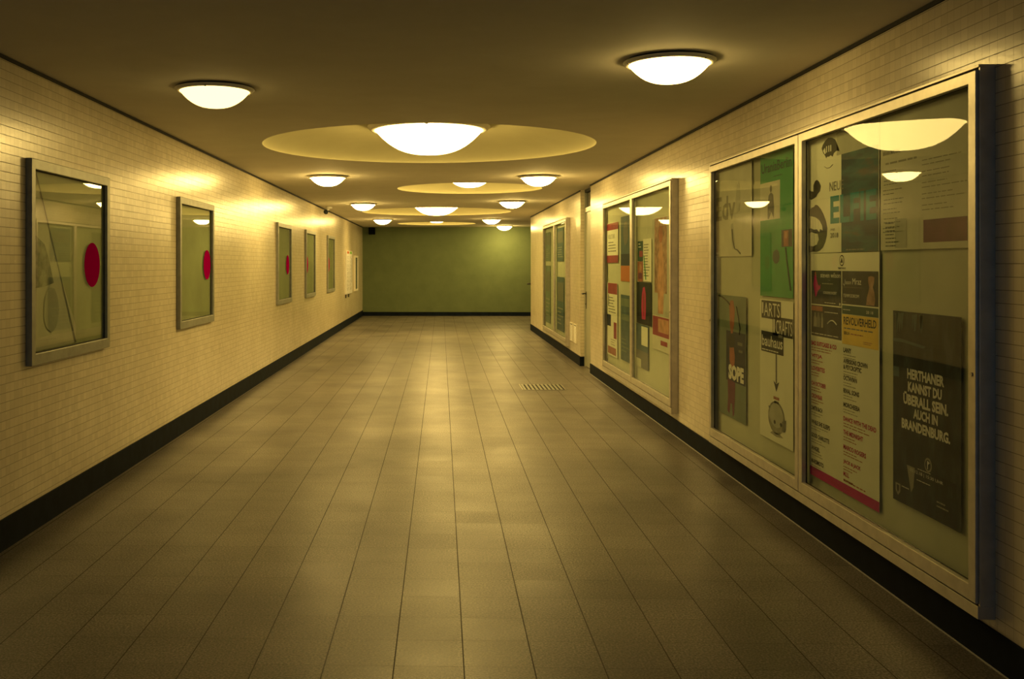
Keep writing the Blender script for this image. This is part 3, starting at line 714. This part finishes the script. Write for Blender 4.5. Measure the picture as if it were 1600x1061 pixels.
# ------------------------------------------------------------------ small fittings
r = empty('security_camera', Matrix.Translation((-2.45, 21.8, ZC))); tag(r, 'small dark security camera under the ceiling edge by the left wall', 'camera')
MB().lathe([(.001, -.001), (.07, -.001), (.07, -.03), (.045, -.045), (.001, -.045)], 32, 'white_plastic').build('mount', r, True)
MB().tube([(0, 0, -.04), (-.03, -.02, -.075), (-.06, -.04, -.10)], .018, 'white_plastic').build('arm', r, True)
MB().lathe([(.0005, .05)]+[(.052*math.sin(PI*k/16), .052*math.cos(PI*k/16)) for k in range(1, 16)]+[(.0005, -.05)], 28, 'dark_glass', (-.065, -.05, -.115)).build('camera_dome', r, True)

r = empty('loudspeaker', Matrix.Translation((-2.32, YE, ZC-.02))); tag(r, 'small black loudspeaker box high in the left corner of the green wall', 'loudspeaker')
MB().box((-.105, -.19, -.23), (.105, -.012, 0), 'black_plastic').build('cabinet', r, bevel=.01)
MB().box((-.03, -.0125, -.16), (.03, -.001, -.06), 'dark_steel').build('wall_mount', r)
MB().box((-.09, -.196, -.215), (.09, -.190, -.015), 'black_plastic').build('grille', r, bevel=.003)

r = empty('handrail', Matrix.Translation((XR, YC, 1.215))); tag(r, 'dark handrail end sticking out past the tiled corner by the green wall', 'handrail')
MB().tube([(-.085, .10, 0), (-.04, .10, 0), (3.0, .10, 0)], .021, 'dark_steel').build('rail', r, True)
for x in (.12, 1.5, 2.8): MB().tube([(x, .0125, -.06), (x, .07, -.06), (x, .09, -.05), (x, .10, -.018)], .010, 'dark_steel').build('bracket', r, True)

r = empty('floor_grate', Matrix.Translation((1.115, 13.76, 0))); tag(r, 'square metal floor grate with narrow slats, set in the tiles before the door', 'grate')
MB().ring(0, 0, .61, .65, .02, .0002, .004, 'steel').build('frame', r)
g = MB()
for k in range(10): g.box((.03+.056*k, .02, .0002), (.062+.056*k, .63, .004), 'grey_aluminium')
g.build('slats', r)
MB().rect(.02, .02, .59, .63, .0004, 'shadow_gap').build('pit', r)

def make_vent(Ya, L, lab):
    r = empty('vent_grille', on_right(Ya)); tag(r, lab, 'vent', 'vent grilles low on the right wall')
    MB().ring(0, .34, L, .675, .022, 0, .014, 'cream_metal').build('frame', r, bevel=.002)
    g = MB()
    for k in range(11):
        z = .365+.0265*k
        g.add([(.022, z, .002), (L-.022, z, .002), (L-.022, z+.004, .002), (.022, z+.004, .002), (.022, z-.012, .013), (L-.022, z-.012, .013), (L-.022, z-.008, .013), (.022, z-.008, .013)],
              [(3,2,1,0),(4,5,6,7),(0,1,5,4),(1,2,6,5),(2,3,7,6),(3,0,4,7)], 'cream_metal')
    g.build('louvres', r)
    MB().rect(.02, .36, L-.02, .655, .0012, 'shadow_gap').build('duct_opening', r)
make_vent(18.36, .36, 'louvred vent grille low on the right wall, beside the far poster case')
make_vent(17.85, .34, 'louvred vent grille low on the right wall, the one closer to the door')

# ------------------------------------------------------------------ world, camera, view
wd = bpy.data.worlds.new('blue_fill'); S.world = wd; wd.use_nodes = True
bg = wd.node_tree.nodes['Background']; bg.inputs[0].default_value = (.05, .24, .46, 1); bg.inputs[1].default_value = .15  # blue fill added through the open near end to tint the near shadows

cam = bpy.data.cameras.new('camera'); co = bpy.data.objects.new('camera', cam); COL.objects.link(co)
cam.sensor_fit = 'HORIZONTAL'; cam.sensor_width = 36; cam.lens = 1560/1600*36
cam.shift_x = (800-647)/1600; cam.shift_y = (413.5-530.5)/1600
cam.clip_start = .05; cam.clip_end = 200
co.location = (0, 0, 1.724); co.rotation_euler = (PI/2, 0, math.atan(.027))
S.camera = co
S.view_settings.view_transform = 'Standard'; S.view_settings.look = 'None'
S.view_settings.exposure = 1.5; S.view_settings.gamma = 1; S.view_settings.use_curve_mapping = False
